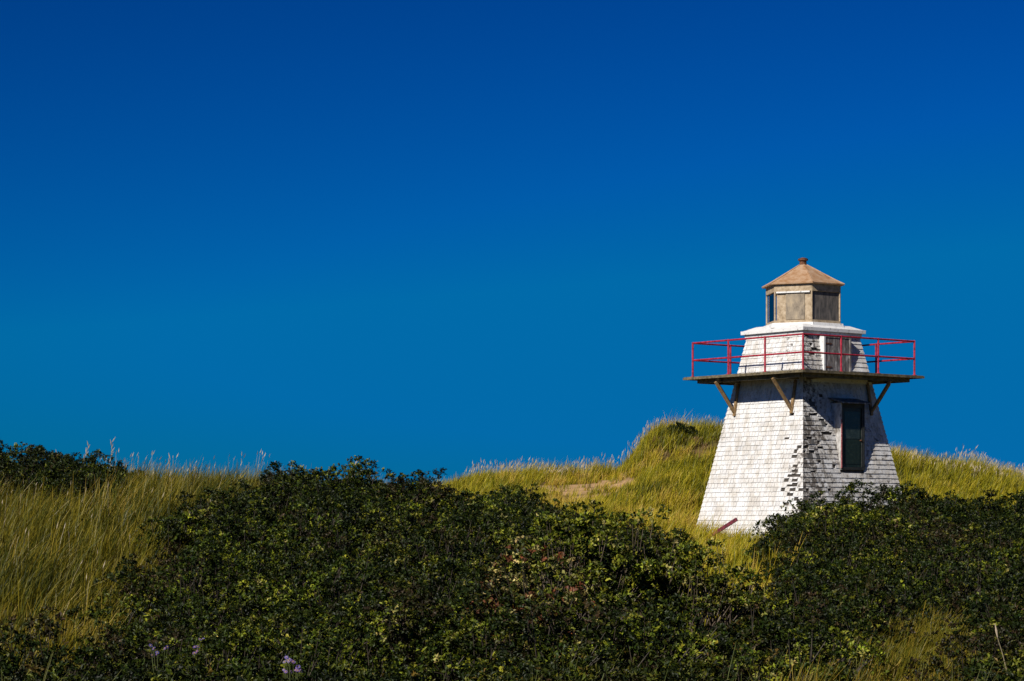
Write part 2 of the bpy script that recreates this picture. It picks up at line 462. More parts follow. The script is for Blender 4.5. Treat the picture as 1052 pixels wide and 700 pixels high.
def shingles():
    V = []; Fc = []; C = []
    r = np.random.default_rng(5)
    exp = 0.158
    doors = {1: [(-.50, .66, 1.86, 4.12), (-.62, .65, 5.0, 6.44)]}
    for i in range(4):
        T = FT(i)
        z = ZB; k = 0
        while z < ZT - 0.02:
            z1 = min(z + exp, ZT)
            if z < 5.12 < z1: pass
            a0 = ap(z); a1 = ap(z1)
            jz = 0.0
            u = -a0 - r.uniform(0, .12)
            while u < a0:
                wd = r.uniform(.11, .27)
                ua, ub = max(u, -a0), min(u + wd - r.uniform(.006, .014), a0)
                u += wd
                if ub - ua < .02: continue
                skip = False
                for (d0, d1, e0, e1) in doors.get(i, []):
                    if ub > d0 and ua < d1 and z1 > e0 and z < e1:
                        if ua < d0: ub = d0
                        elif ub > d1: ua = d1
                        else: skip = True
                if skip or ub - ua < .02: continue
                uc = (ua + ub) / 2
                # wear: strongest beside the near corner
                wear = 0.0; tone = r.normal(.85, .035); broke = False
                edge = (a0 - uc) if i == 0 else ((uc + a0) if i == 1 else 9)
                if i == 0:
                    b = math.exp(-((edge - .40 - .15 * (1.7 - z)) / .34) ** 2) * math.exp(-((z - 1.65) / .95) ** 2)
                    wear = -.02 + .26 * b + .10 * math.exp(-(edge / .25) ** 2) * (z < 4)
                    broke = r.random() < .62 * b ** 1.1            # shingle gone
                    if z > 4.0 and z < 5.0: wear = .10
                    if z > 5.0: wear = .05 + .1 * math.exp(-((edge - .7) / .35) ** 2)
                    wear += .08 * (r.random() ** 3)
                elif i == 1:
                    b = math.exp(-(edge / 1.0) ** 2); broke = r.random() < .14 * b
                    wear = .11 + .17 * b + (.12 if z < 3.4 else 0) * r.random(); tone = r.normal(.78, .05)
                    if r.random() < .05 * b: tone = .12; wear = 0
                else:
                    wear = .06
                
                if r.random() < .04: tone -= .10
                tone = min(max(tone, .03), .92)
                po = r.uniform(.020, .032) if i != 1 else r.uniform(.024, .036); pi = .004
                dz = r.uniform(-.006, .004)
                if broke: dz = exp * r.uniform(.35, .85); po *= .5   # broken off, dark wood shows below
                k1 = ua / a0 * 1.0; k2 = ub / a0
                uat = ua if abs(ua) < a1 else math.copysign(a1, ua); ubt = ub if abs(ub) < a1 else math.copysign(a1, ub)
                # lower edge stands out over the course below
                e0 = (.5 * po) if ua <= -a0 + 1e-6 else 0; e1 = (.5 * po) if ub >= a0 - 1e-6 else 0
                vs = [(ua - e0, a0 + po, z + dz), (ub + e1, a0 + po, z + dz), (ubt, a1 + pi, z1 + .004), (uat, a1 + pi, z1 + .004),
                      (ua, a0 - .01, z + dz), (ub, a0 - .01, z + dz), (ubt, a1 - .01, z1 + .004), (uat, a1 - .01, z1 + .004)]
                bI = len(V)
                V += [T(*p) for p in vs]
                C += [(tone, max(wear, 0), 0)] * 8
                Fc += [(bI, bI + 1, bI + 2, bI + 3), (bI + 4, bI + 5, bI + 1, bI), (bI + 1, bI + 5, bI + 6, bI + 2), (bI + 4, bI, bI + 3, bI + 7)]
            z = z1; k += 1
    np_mesh("shingles", V, [np.array(Fc)], M['shingle'], shaft, col=np.array(C))
shingles()

# gallery floor with planks, edge boards and joists
DA = 2.876; DZ0, DZ1 = 5.015, 5.10
g = MB()
n = 26; wv = 2 * DA / n
for k in range(n):
    g.box(-DA + k * wv + .004, -DA + (k + 1) * wv - .004, -DA, DA, DZ0 + .03, DZ1 - .002 * (k % 3))
deck = g.build("gallery_floor", M['deck'], tower)
e = MB()
for i in range(4):
    T = FT(i); e.box(-DA - .03, DA - .002, DA + .002, DA + .03, DZ0 - .01, DZ1 - .02, T)
e.build("edge_board", M['deck'], deck)
j = MB()
for i in range(4):
    T = FT(i)
    for uu in (-1.40, 1.40):
        j.box(uu - .045, uu + .045, 1.60, DA - .12 if i % 2 == 0 else 2.5, DZ0 - .13, DZ0 + .028, T)
    j.box(-2.52, 2.52 - .09, 2.50, 2.59, DZ0 - .135, DZ0 + .026, T)
j.build("joists", M['deck'], deck)
# white ledger board under the floor, on the door side
l = MB(); T = FT(1); l.box(-1.30, 1.52, ap(4.9) + .03, ap(4.9) + .09, 4.80, 4.985, T)
l.build("ledger_board", M['trim'], tower)

for i in range(4):
    T = FT(i)
    for uu in (-1.40, 1.36):
        if i == 1 and uu < 0: continue
        b = MB()
        zb = 3.86
        b.beam(T(uu, ap(zb) + .07, zb), T(uu, 2.78, DZ0 - .13), .075, .09)
        b.beam(T(uu, ap(zb - .12) + .065, zb - .12), T(uu, ap(4.86) + .065, 4.86), .09, .07)
        b.build("brace", M['brace'], tower)

# railing
RA = 2.665; RZ = DZ1 + 1.17; MZ = DZ1 + .58
rail = MB()
for i in range(4):
    T = FT(i)
    for zz_ in (RZ, MZ):
        rail.tube(T(-RA, RA, zz_), T(RA, RA, zz_), .030)
railing = rail.build("railing", M['rail'], tower)
for i in range(4):
    T = FT(i)
    for k in range(3):
        u = -RA + 2 * RA * k / 3
        p = MB(); p.tube(T(u, RA, DZ1 - .01), T(u, RA, RZ + .035), .034)
        p.tube(T(u, RA, DZ1), T(u, RA, DZ1 + .03), .075)
        p.build("post", M['rail'], railing)

# cornice and lantern base
c = MB()
def sq(a, z): return [(sx * a, sy * a, z) for sx, sy in ((-1, -1), (1, -1), (1, 1), (-1, 1))]
c.loft([sq(1.40, 6.40), sq(1.42, 6.53)])
c.loft([sq(1.505, 6.532), sq(1.51, 6.655)])
c.loft([sq(1.46, 6.657), sq(1.13, 6.80)])
cor = c.build("cornice", M['trim'], tower, bevel=.008)
def hexp(R, z, k0=0):
    out = []
    for k in range(6):
        ph = math.radians(13 + 60 * k)
        x, y = R * math.sin(ph), -R * math.cos(ph)       # seen along the viewing ray
        a = math.radians(45)
        out.append((x * math.cos(a) - y * math.sin(a), x * math.sin(a) + y * math.cos(a), z))
    return out
lan = MB()
lan.loft([hexp(1.46, 6.70), hexp(1.42, 6.86)])
lan.build("lantern_curb", M['trim'], tower, bevel=.006)
LZ0, LZ1, LR = 6.85, 8.18, 1.315
bo = hexp(LR, 0)
# frame: six posts and a head band
lf = MB()
for k in range(6):
    x, y, _ = bo[k]
    lf.tube((x * .985, y * .985, LZ0), (x * .985, y * .985, LZ1), .032, n=6)
    q = bo[(k + 1) % 6]
    A = Vector((x, y, 0)) * .985; B = Vector((q[0], q[1], 0)) * .985
    lf.beam(A + Vector((0, 0, LZ1 - .13)), B + Vector((0, 0, LZ1 - .13)), .07, .26)
    lf.beam(A + Vector((0, 0, LZ0 + .05)), B + Vector((0, 0, LZ0 + .05)), .07, .10)
lantern = lf.build("lantern", M['lantern'], tower)
for k in range(6):
    A = Vector((*bo[k][:2], 0)); B = Vector((*bo[(k + 1) % 6][:2], 0)); nrm = ((A + B) / 2).normalized()
    # k=0: right of view, k=5: front, k=4: left, k=1 right rear, 2, 3 rear
    d = (B - A)
    if k in (5, 0, 1):
        p = MB()
        a0, b0 = A * .955 + d * .03, A * .955 + d * .94
        up = Vector((0, 0, 1))
        mid = (LZ0 + .10 + LZ1 - .26) / 2; hh = (LZ1 - .26) - (LZ0 + .10)
        p.beam(a0 + up * mid, b0 + up * mid, .03, hh)
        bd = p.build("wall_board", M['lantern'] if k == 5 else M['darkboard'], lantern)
        if k == 5:
            p = MB(); off = nrm * .035
            p.beam(A * .955 + d * .28 + off + up * (mid + .00), A * .955 + d * .78 + off + up * (mid + .00), .02, hh * .96)
            p.build("window_panel", M['board'], lantern)
            p = MB()
            p.beam(A * .995 + d * .05 + nrm * .03 + up * (LZ1 - .285), A * .995 + d * .95 + nrm * .03 + up * (LZ1 - .285), .05, .05)
            p.build("drip_moulding", M['trim'], lantern)
    else:
        p = MB(); up = Vector((0, 0, 1))
        mid = (LZ0 + .10 + LZ1 - .26) / 2; hh = (LZ1 - .26) - (LZ0 + .10)
        p.beam(A * .955 + d * .05 + up * mid, A * .955 + d * .93 + up * mid, .008, hh)
        p.build("pane", M['glass'], lantern)
p = MB(); p.loft([hexp(1.2, LZ0 + .004), hexp(1.2, LZ0 + .03)]); p.build("lantern_floor", M['board'], lantern)

ro = MB()
ro.loft([hexp(1.36, LZ1 - .015), hexp(1.46, LZ1 - .01), hexp(1.47, LZ1 + .03), hexp(1.16, LZ1 + .18), hexp(.14, LZ1 + .74)])
roof = ro.build("roof", M['roof'], tower)
for k in range(6):    # standing seams on the hips
    s = MB(); P = [hexp(R, z)[k] for R, z in ((1.47, LZ1 + .03), (1.16, LZ1 + .18), (.14, LZ1 + .74))]
    s.beam(P[0], P[1], .035, .03); s.beam(P[1], P[2], .035, .03)
    s.build("hip_seam", M['roof'], roof)
v = MB()
def ring(r, z, n=14): return [(r * math.cos(2 * math.pi * k / n), r * math.sin(2 * math.pi * k / n), z) for k in range(n)]
v.loft([ring(.17, LZ1 + .69), ring(.125, LZ1 + .74), ring(.12, LZ1 + .88), ring(.175, LZ1 + .89), ring(.17, LZ1 + .95), ring(.06, LZ1 + .99)])
v.build("ventilator", M['rust'], roof)

# door enclosure on the right face
T = FT(1)
dz0, dz1 = 1.86, 4.10; du0, du1 = -.49, .65; dd = 2.27
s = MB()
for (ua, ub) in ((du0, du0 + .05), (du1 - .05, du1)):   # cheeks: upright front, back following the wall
    if ua > 0: s.build("doorway_cheek", M['shadetrim'], tower); s = MB()
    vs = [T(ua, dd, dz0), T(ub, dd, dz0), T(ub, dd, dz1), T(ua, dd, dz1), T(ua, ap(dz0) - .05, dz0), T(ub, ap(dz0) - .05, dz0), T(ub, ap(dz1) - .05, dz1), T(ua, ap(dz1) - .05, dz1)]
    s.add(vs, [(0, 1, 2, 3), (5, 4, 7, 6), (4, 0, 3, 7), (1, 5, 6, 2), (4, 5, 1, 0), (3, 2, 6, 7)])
surround = s.build("doorway_cheek", M['dark'], tower)  # right cheek coloured dark to stand for the shade on that side
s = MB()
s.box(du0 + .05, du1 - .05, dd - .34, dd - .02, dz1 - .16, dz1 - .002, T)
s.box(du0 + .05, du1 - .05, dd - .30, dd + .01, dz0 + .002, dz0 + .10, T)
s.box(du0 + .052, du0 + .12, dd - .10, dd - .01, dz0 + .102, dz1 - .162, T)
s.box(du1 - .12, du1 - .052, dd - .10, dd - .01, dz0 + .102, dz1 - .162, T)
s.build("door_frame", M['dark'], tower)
s = MB(); s.box(du0 - .004, du0 + .035, dd + .002, dd + .03, dz0 + .06, dz1 - .55, T)
s.build("door_trim", M['redtrim'], tower)
s = MB(); s.box(du0 + .12, du1 - .12, dd - .075, dd - .045, dz0 + .102, dz1 - .162, T)
s.box(du0 + .20, du1 - .20, dd - .043, dd - .035, dz0 + .20, dz0 + .95, T)
door = s.build("door", M['green'], tower)
s = MB(); s.box(du0 + .20, du1 - .20, dd - .043, dd - .037, dz0 + 1.05, dz1 - .28, T)
s.build("door_pane", M['dullpane'], door)
s = MB(); s.tube(T(du1 - .17, dd - .045, dz0 + 1.0), T(du1 - .17, dd + .02, dz0 + 1.0), .025); s.build("handle", M['rust'], door)
s = MB()
hv = [T(du0 - .10, ap(4.2) - .02, 4.30), T(du1 + .12, ap(4.2) - .02, 4.30), T(du1 + .12, dd + .20, 4.12), T(du0 - .10, dd + .20, 4.12)]
lv = [(p[0], p[1], p[2] - .045) for p in hv]
s.add(hv + lv, [(0, 3, 2, 1), (4, 5, 6, 7), (0, 1, 5, 4), (1, 2, 6, 5), (2, 3, 7, 6), (3, 0, 4, 7)])
s.build("door_hood", M['greydoor'], tower)

# gallery door on the upper storey, same side
uz0, uz1 = 5.104, 6.395; uu0, uu1 = -.61, .64; ud = 1.63
s = MB()
for (ua, ub) in ((uu0 - .03, uu0 + .04), (uu1 - .04, uu1 + .03)):
    if ua > 0: s.build("gallery_door_frame", M['trim'], tower); s = MB()
    vs = [T(ua, ud, uz0), T(ub, ud, uz0), T(ub, ud, uz1), T(ua, ud, uz1), T(ua, ap(uz0) - .05, uz0), T(ub, ap(uz0) - .05, uz0), T(ub, ap(uz1) - .05, uz1), T(ua, ap(uz1) - .05, uz1)]
    s.add(vs, [(0, 1, 2, 3), (5, 4, 7, 6), (4, 0, 3, 7), (1, 5, 6, 2), (4, 5, 1, 0), (3, 2, 6, 7)])
s.box(uu0 + .042, uu1 - .042, ud - .28, ud - .004, uz1 - .07, uz1 - .002, T)
s.build("gallery_door_frame", M['greydoor'], tower)  # right jamb greyed to stand for shadow; left jamb keeps white trim
s = MB()
bw = (uu1 - uu0 - .09) / 6
for k in range(6):
    s.box(uu0 + .045 + k * bw + .004, uu0 + .045 + (k + 1) * bw - .004, ud - .05, ud - .02 - .004 * (k % 2), uz0 + .01, uz1 - .075, T)
gd = s.build("gallery_door", M['greydoor'], tower)
for zz_ in (uz0 + .2, uz1 - .3):
    s = MB(); s.box(uu0 + .05, uu0 + .35, ud - .018, ud - .008, zz_, zz_ + .05, T); s.build("hinge", M['rust'], gd)

# fallen maroon board at the foot of the tower's left face
def Pw(px, py, Y): return Vector(((px - HX) / F * Y, Y, (HY - py) / F * Y))
b = MB(); q0 = Pw(728, 552, 81.2); q1 = Pw(757, 533.5, 80.6)
root = Pw(742, 548, 81)
b.beam(q0 - root, q1 - root, .07, .11)
hr = b.build("sloping_rail", M['redwood'])
hr.location = root
tag(hr, "maroon painted board sloping against the foot of the tower's left face", "rail")

# ------------------------------------------------------------------ foliage builders
def norm(a): return a / np.maximum(np.linalg.norm(a, axis=-1, keepdims=True), 1e-9)

def leaves_arrays(c, a, L, W, col, per, r, spread=(0.5, 1.25)):
    """whorls: centre c, axis a, per leaves each"""
    N = len(c)
    c = np.repeat(c, per, 0); a = np.repeat(a, per, 0); L = np.repeat(L, per); W = np.repeat(W, per); col = np.repeat(col, per, 0)
    M_ = len(c)
    t = norm(np.cross(a, r.normal(size=(M_, 3)) + 1e-6)); b = np.cross(a, t)
    th = r.uniform(spread[0], spread[1], M_)[:, None]
    d = norm(a * np.cos(th) + t * np.sin(th))
    s = norm(np.cross(d, a) + r.normal(size=(M_, 3)) * 0.25)
    nrm = norm(np.cross(s, d))
    L = (L * r.uniform(.65, 1.15, M_))[:, None]; W = (W * r.uniform(.75, 1.2, M_))[:, None]
    base = c + r.normal(size=(M_, 3)) * (L * .25)
    tip = base + d * L - nrm * L * .12
    m = base + d * L * .55 + nrm * W * .22
    V = np.stack([base, m - s * W / 2, tip, m + s * W / 2, base + d * L * .5], 1).reshape(-1, 3)
    k = np.arange(M_)[:, None] * 5
    Fq = np.concatenate([k + np.array([[0, 1, 2, 4]]), k + np.array([[0, 4, 2, 3]])])
    cc = col * r.uniform(.75, 1.3, (M_, 1)) * (1 + r.normal(size=(M_, 3)) * .06)
    C = np.repeat(np.clip(cc, 0.002, .9), 5, 0)
    return V, Fq, C

def sticks_arrays(p0, p1, r0, r1):
    N = len(p0)
    d = norm(p1 - p0); s = norm(np.cross(d, np.array([0.31, 0.77, 0.2]))); u = np.cross(d, s)
    vs = []
    for p, rr in ((p0, r0), (p1, r1)):
        for k in range(3):
            a = 2 * math.pi * k / 3
            vs.append(p + (s * math.cos(a) + u * math.sin(a)) * np.reshape(rr, (-1, 1)))
    V = np.stack(vs, 1).reshape(-1, 3)
    k = np.arange(N)[:, None] * 6
    Fq = np.concatenate([k + np.array([[i, (i + 1) % 3, 3 + (i + 1) % 3, 3 + i]]) for i in range(3)])
    return V, Fq

class Acc:
    def __init__(self): self.V = []; self.F = []; self.C = []; self.n = 0
    def add(self, V, Fq, C=None):
        self.V.append(V); self.F.append(Fq + self.n); self.n += len(V)
        if C is not None: self.C.append(C)
    def build(self, name, mat, parent=None):
        if not self.V: return None
        col = np.concatenate(self.C) if self.C else None
        return np_mesh(name, np.concatenate(self.V), [np.concatenate(self.F)], mat, parent, col=col)

PAL = {   # leaf base colours
 'green':  [((.022, .036, .003), 6), ((.050, .068, .004), 4), ((.135, .150, .009), 2.6), ((.009, .016, .002), 6)],
 'dark':   [((.010, .018, .002), 6), ((.022, .032, .003), 3), ((.070, .078, .006), 1.2)],
 'bright': [((.095, .115, .007), 5), ((.195, .20, .016), 3.4), ((.028, .040, .004), 6), ((.28, .25, .07), 1)],
 'rose':   [((.11, .10, .016), 5), ((.13, .045, .018), 3), ((.38, .31, .11), 3), ((.030, .040, .006), 6), ((.07, .03, .012), 2)],
 'brown':  [((.028, .025, .006), 4), ((.045, .030, .012), 3), ((.020, .028, .004), 5), ((.10, .10, .01), 1)],
 'low':    [((.034, .045, .004), 5), ((.105, .115, .008), 3), ((.011, .018, .002), 7), ((.12, .085, .015), 1)],
}
def pick(kind, n, r):
    cols = np.array([c for c, _ in PAL[kind]]); ws = np.array([w_ for _, w_ in PAL[kind]], float); ws /= ws.sum()
    return cols[r.choice(len(cols), n, p=ws)]

def shrub(leaf, twig, x, y, z, rad, h, kind, r, dens=60, L=.047, W=.029, per=6, bare=0.0, upright=.6, tone=1.0, inner=.3):
    """domed bush with leaf whorls on twig ends; bare = share of height left without leaves"""
    area = 2 * math.pi * rad * (0.5 * rad + 0.5 * h)
    n = max(12, int(area * dens * 1.9))
    kc = max(5, int(area * 9))                        # sprays: small domes of twig ends with gaps between
    ph = r.uniform(0, 2 * math.pi, kc); cz = r.uniform(-.05, 1, kc)
    if bare > 0: cz = np.clip(cz, bare * .5, 1)
    sz = np.sqrt(np.clip(1 - cz ** 2, 0, 1))
    cw = np.stack([np.cos(ph) * sz, np.sin(ph) * sz, cz], 1)
    ck_ = np.where(r.random(kc) < inner, r.uniform(.45, .85, kc), r.uniform(.85, 1.05, kc))
    rc = r.uniform(.09, .165, kc); ctone = np.exp(r.normal(0, .28, kc))
    ci = r.integers(0, kc, n)
    lo = norm(r.normal(size=(n, 3)) + cw[ci] * .7 + np.array([0, 0, .5]))
    wv_ = norm(cw[ci] * .5 + lo * .6)
    P = cw[ci] * ck_[ci][:, None] * np.array([rad, rad, h]) + lo * (rc[ci] * r.uniform(.6, 1.1, n))[:, None]
    P[:, 2] = h * (bare + (1 - bare) * P[:, 2] / h)
    P += np.array([x, y, z])
    A = norm(lo * .6 + np.array([0, 0, upright]) + r.normal(size=(n, 3)) * .22)
    tone = (tone * ctone[ci])[:, None]
    ck = pick(kind, n, r) * tone
    V, Fq, C = leaves_arrays(P, A, np.full(n, L), np.full(n, W), ck, per, r)
    leaf.add(V, Fq, C)
    m = max(6, n // (11 if bare > .1 else 13))
    sel = r.choice(n, min(m, n), replace=False)
    p1 = P[sel]
    p0 = np.stack([x + (p1[:, 0] - x) * .25, y + (p1[:, 1] - y) * .25, np.full(len(sel), z - .05)], 1) + r.normal(size=(len(sel), 3)) * .04
    pm = (p0 + p1) / 2 + r.normal(size=p0.shape) * .05
    V, Fq = sticks_arrays(p0, pm, np.full(len(sel), .010), np.full(len(sel), .007)); twig.add(V, Fq)
    V, Fq = sticks_arrays(pm, p1, np.full(len(sel), .007), np.full(len(sel), .003)); twig.add(V, Fq)

def at(px, Y): return (px - HX) / F * Y

# individual bushes that stand out in the photograph: (name, px, Y, radius, height, kind, options, label)
BUSHES = [
 ("rose_bush", 545, 24.6, .58, 1.18, 'rose', dict(dens=55, bare=.05, L=.056, W=.038), "straggly bush with reddish stems and pale yellow leaves, left end of the tall hedge-like row"),
 ("bayberry_bush", 598, 26.2, .80, 1.42, 'bright', dict(dens=70, bare=.25, L=.053, W=.032), "full yellow-green bush just right of the reddish straggly bush"),
 ("bayberry_bush", 650, 26.6, .72, 1.45, 'bright', dict(dens=70, bare=.35, L=.053, W=.032), "bright bush with dark bare stems under its leaves, middle of the tall row"),
 ("bayberry_bush", 705, 26.4, .70, 1.12, 'bright', dict(dens=62, bare=.35, L=.050, W=.030), "bush on pale bare stems left of the tower's lower left corner"),
 ("bayberry_bush", 757, 26.2, .45, .72, 'brown', dict(dens=55, bare=.30, L=.047, W=.029), "brownish thin bush in front of the grass at the tower foot"),
 ("bayberry_bush", 868, 38.5, 1.10, .78, 'bright', dict(dens=75, L=.053, W=.032), "broad rounded pale-green bush directly below the tower's dark door"),
 ("bayberry_bush", 814, 40.0, .62, .80, 'green', dict(dens=75, L=.050, W=.030), "low dark-green bush hiding the tower's near bottom corner"),
 ("juniper_bush", 942, 42.5, 1.0, .62, 'dark', dict(dens=75), "flat dark-green bush at the tower's lower right corner"),
 ("juniper_bush", 1022, 43.0, 1.1, .60, 'dark', dict(dens=75), "flat dark bush under the seeded dune grass at the right edge of the photo"),
 ("bayberry_bush", 362, 36.0, 1.2, .80, 'green', dict(dens=75), "rounded green bush forming the top of the big shrub mound against the sky"),
 ("bayberry_bush", 425, 35.0, .75, .82, 'brown', dict(dens=65), "brown-tinged bush on the right shoulder of the big mound"),
 ("juniper_bush", 482, 36.5, .55, .72, 'dark', dict(dens=75, L=.05, W=.02, upright=1.2), "small dark pointed bush where the big mound falls towards the dune"),
 ("juniper_bush", 30, 46.5, .95, .72, 'dark', dict(dens=75), "dark bush on the grassy crest at the far left"),
 ("juniper_bush", 92, 46.8, .85, .66, 'dark', dict(dens=75), "dark bush on the left crest below the tallest dry stalks"),
 ("bayberry_bush", 214, 32.0, .80, .62, 'green', dict(dens=75), "round green bush at the grass edge, left foot of the big mound"),
 ("juniper_bush", 1005, 23.5, .75, .70, 'brown', dict(dens=60, tone=.8), "dark brownish bush right of the small golden grass gap"),
 ("dune_shrub", 697, 105.0, .75, .50, 'dark', dict(dens=40, L=.09, W=.05), "small dark bush on the dune top left of the tower's gallery braces"),
 ("bayberry_bush", 835, 24.5, .75, .62, 'dark', dict(dens=75), "dark low bush left of the small golden grass gap"),
]
for (nm, px, Y, rad, h, kind, opt, lab) in BUSHES:
    r = np.random.default_rng(int(px * 7 + Y))
    x = at(px, Y); z = float(H(x, Y))
    root = empty(nm, (x, Y, z)); tag(root, lab, "bush")
    lf_, tw_ = Acc(), Acc()
    shrub(lf_, tw_, 0, 0, 0, rad, h, kind, r, **opt)
    for _ in range(3):
        a = r.uniform(0, 6.28); shrub(lf_, tw_, rad * .55 * math.cos(a), rad * .55 * math.sin(a), 0, rad * .6, h * r.uniform(.7, .98), kind, r, **opt)
    lf_.build("foliage", M['leaf'], root); tw_.build("stems", M['paletwig'] if opt.get("bare", 0) > .2 else M['twig'], root)

# the thicket as masses nobody could count
def thicket(name, label, test, seed, kinds, size=(.45, .85), hh=(.45, .8), step=.66, dens=64, yr=(15.5, 58), L=.047, W=.029):
    r = np.random.default_rng(seed)
    xs = np.arange(-18, 20, step); ys = np.arange(yr[0], yr[1], step)
    XX, YY = np.meshgrid(xs, ys); XX = (XX + r.uniform(-.5, .5, XX.shape) * step * 1.1).ravel(); YY = (YY + r.uniform(-.5, .5, YY.shape) * step * 1.1).ravel()
    px = bearing(XX, YY)
    ok = is_shrub(XX, YY) & (px > -330) & (px < 1330) & ~((((px - 950) / 72) ** 2 + ((YY - 24.6) / 3.9) ** 2) < 1) & test(px, YY)
    # hidden dip behind the tall row
    lf_, tw_ = Acc(), Acc()
    for x, y, p in zip(XX[ok], YY[ok], px[ok]):
        f = noise(x, y, 3.2, 77, 2)
        kd = kinds(p, y, f, r)
        rd = r.uniform(*size); h = r.uniform(*hh)
        h *= .70 + .65 * float(noise(x, y, 1.9, 78, 2))
        if f < .42 and r.random() < .5: kd = 'dark'
        shrub(lf_, tw_, x, y, float(H(x, y)), rd, h, kd, r, dens=dens * (1 if y < 45 else .8), L=L * (1 if y < 40 else 1.15), W=W * (1 if y < 40 else 1.15), tone=float(r.uniform(.8, 1.2)), inner=.35)
    o = lf_.build(name, M['leaf']); tag(o, label, "shrubs", kind="stuff")
    t = tw_.build("stems", M['twig'], o)
    return int(ok.sum())
def k_mound(p, y, f, r):
    q = r.random()
    return 'dark' if q < .28 else ('brown' if q < .38 + (.2 if f > .6 else 0) else ('bright' if q > .88 else 'green'))
def k_right(p, y, f, r):
    q = r.random()
    if y > 41: return 'dark' if q < .75 else 'green'
    return 'dark' if q < .30 else ('brown' if q < .52 else ('bright' if q > .80 else 'green'))
def k_low(p, y, f, r):
    q = r.random()
    if p > 480: return 'low' if q < .6 else ('bright' if q < .7 else ('brown' if q < .8 else 'dark'))
    return 'dark' if q < .35 else ('low' if q < .75 else 'green')
n1 = thicket("shrub_thicket", "dense dark-green shrubs covering the big mound left of centre", lambda p, y: (p < 690) & (y >= 22.5) & ~((p > 510) & (y > 24) & (y < 40)), 1, k_mound)
n2 = thicket("shrub_thicket", "dense mixed shrubs covering the slope below the tower", lambda p, y: (p >= 770) & (y >= 22.5), 2, k_right)
n3 = thicket("low_scrub", "ankle-high scrub and herbs along the bottom of the view", lambda p, y: (y < 22.5), 3, k_low, size=(.35, .6), hh=(.3, .55), step=.55, dens=75, L=.06, W=.03, yr=(15.5, 24))
n4 = thicket("low_scrub", "low dark scrub at the foot of the tall bush row", lambda p, y: (y >= 22.5) & (y < 25.2) & (p >= 510) & (p < 790), 4, k_low, size=(.3, .5), hh=(.25, .42), step=.5, dens=75, L=.06, W=.03, yr=(22, 26))
print("shrubs", n1, n2, n3, n4)

# ------------------------------------------------------------------ grass
def grass_arrays(x, y, z, h, lean, ang, wdt, cb, ct, r, segs=3):
    N = len(x)
    base = np.stack([x, y, z], 1)
    ld = np.stack([np.cos(ang), np.sin(ang), np.zeros(N)], 1)
    sa = ang + math.pi / 2 + r.normal(0, .9, N)
    s = np.stack([np.cos(sa), np.sin(sa), np.zeros(N)], 1)
    ts = np.linspace(0, 1, segs + 1)
    vs = []; cs = []
    for t in ts:
        pos = base + np.array([0, 0, 1.0]) * (h * (t - .28 * lean * t * t))[:, None] + ld * (h * lean * (.25 * t + .75 * t * t))[:, None]
        ww = (wdt * (1 - t ** 2) + .0015)[:, None] * .5
        vs += [pos - s * ww, pos + s * ww]
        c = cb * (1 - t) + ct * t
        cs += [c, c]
    V = np.stack(vs, 1).reshape(-1, 3); C = np.stack(cs, 1).reshape(-1, 3)
    k = np.arange(N)[:, None] * (2 * (segs + 1))
    Fq = np.concatenate([k + np.array([[2 * i, 2 * i + 1, 2 * i + 3, 2 * i + 2]]) for i in range(segs)])
    return V, Fq, C

def seed_arrays(p, d, L, W, col, r):
    """seed spikes: two crossed spindle blades"""
    Vs = []; Fs = []; Cs = []; n0 = 0
    for q in range(2):
        s = norm(np.cross(d, r.normal(size=p.shape)))
        V = np.stack([p, p + d * L[:, None] * .4 - s * W[:, None] / 2, p + d * L[:, None], p + d * L[:, None] * .4 + s * W[:, None] / 2], 1).reshape(-1, 3)
        Vs.append(V); Fs.append(np.arange(len(V)).reshape(-1, 4) + n0); n0 += len(V); Cs.append(np.repeat(col, 4, 0))
    return np.concatenate(Vs), np.concatenate(Fs), np.concatenate(Cs)

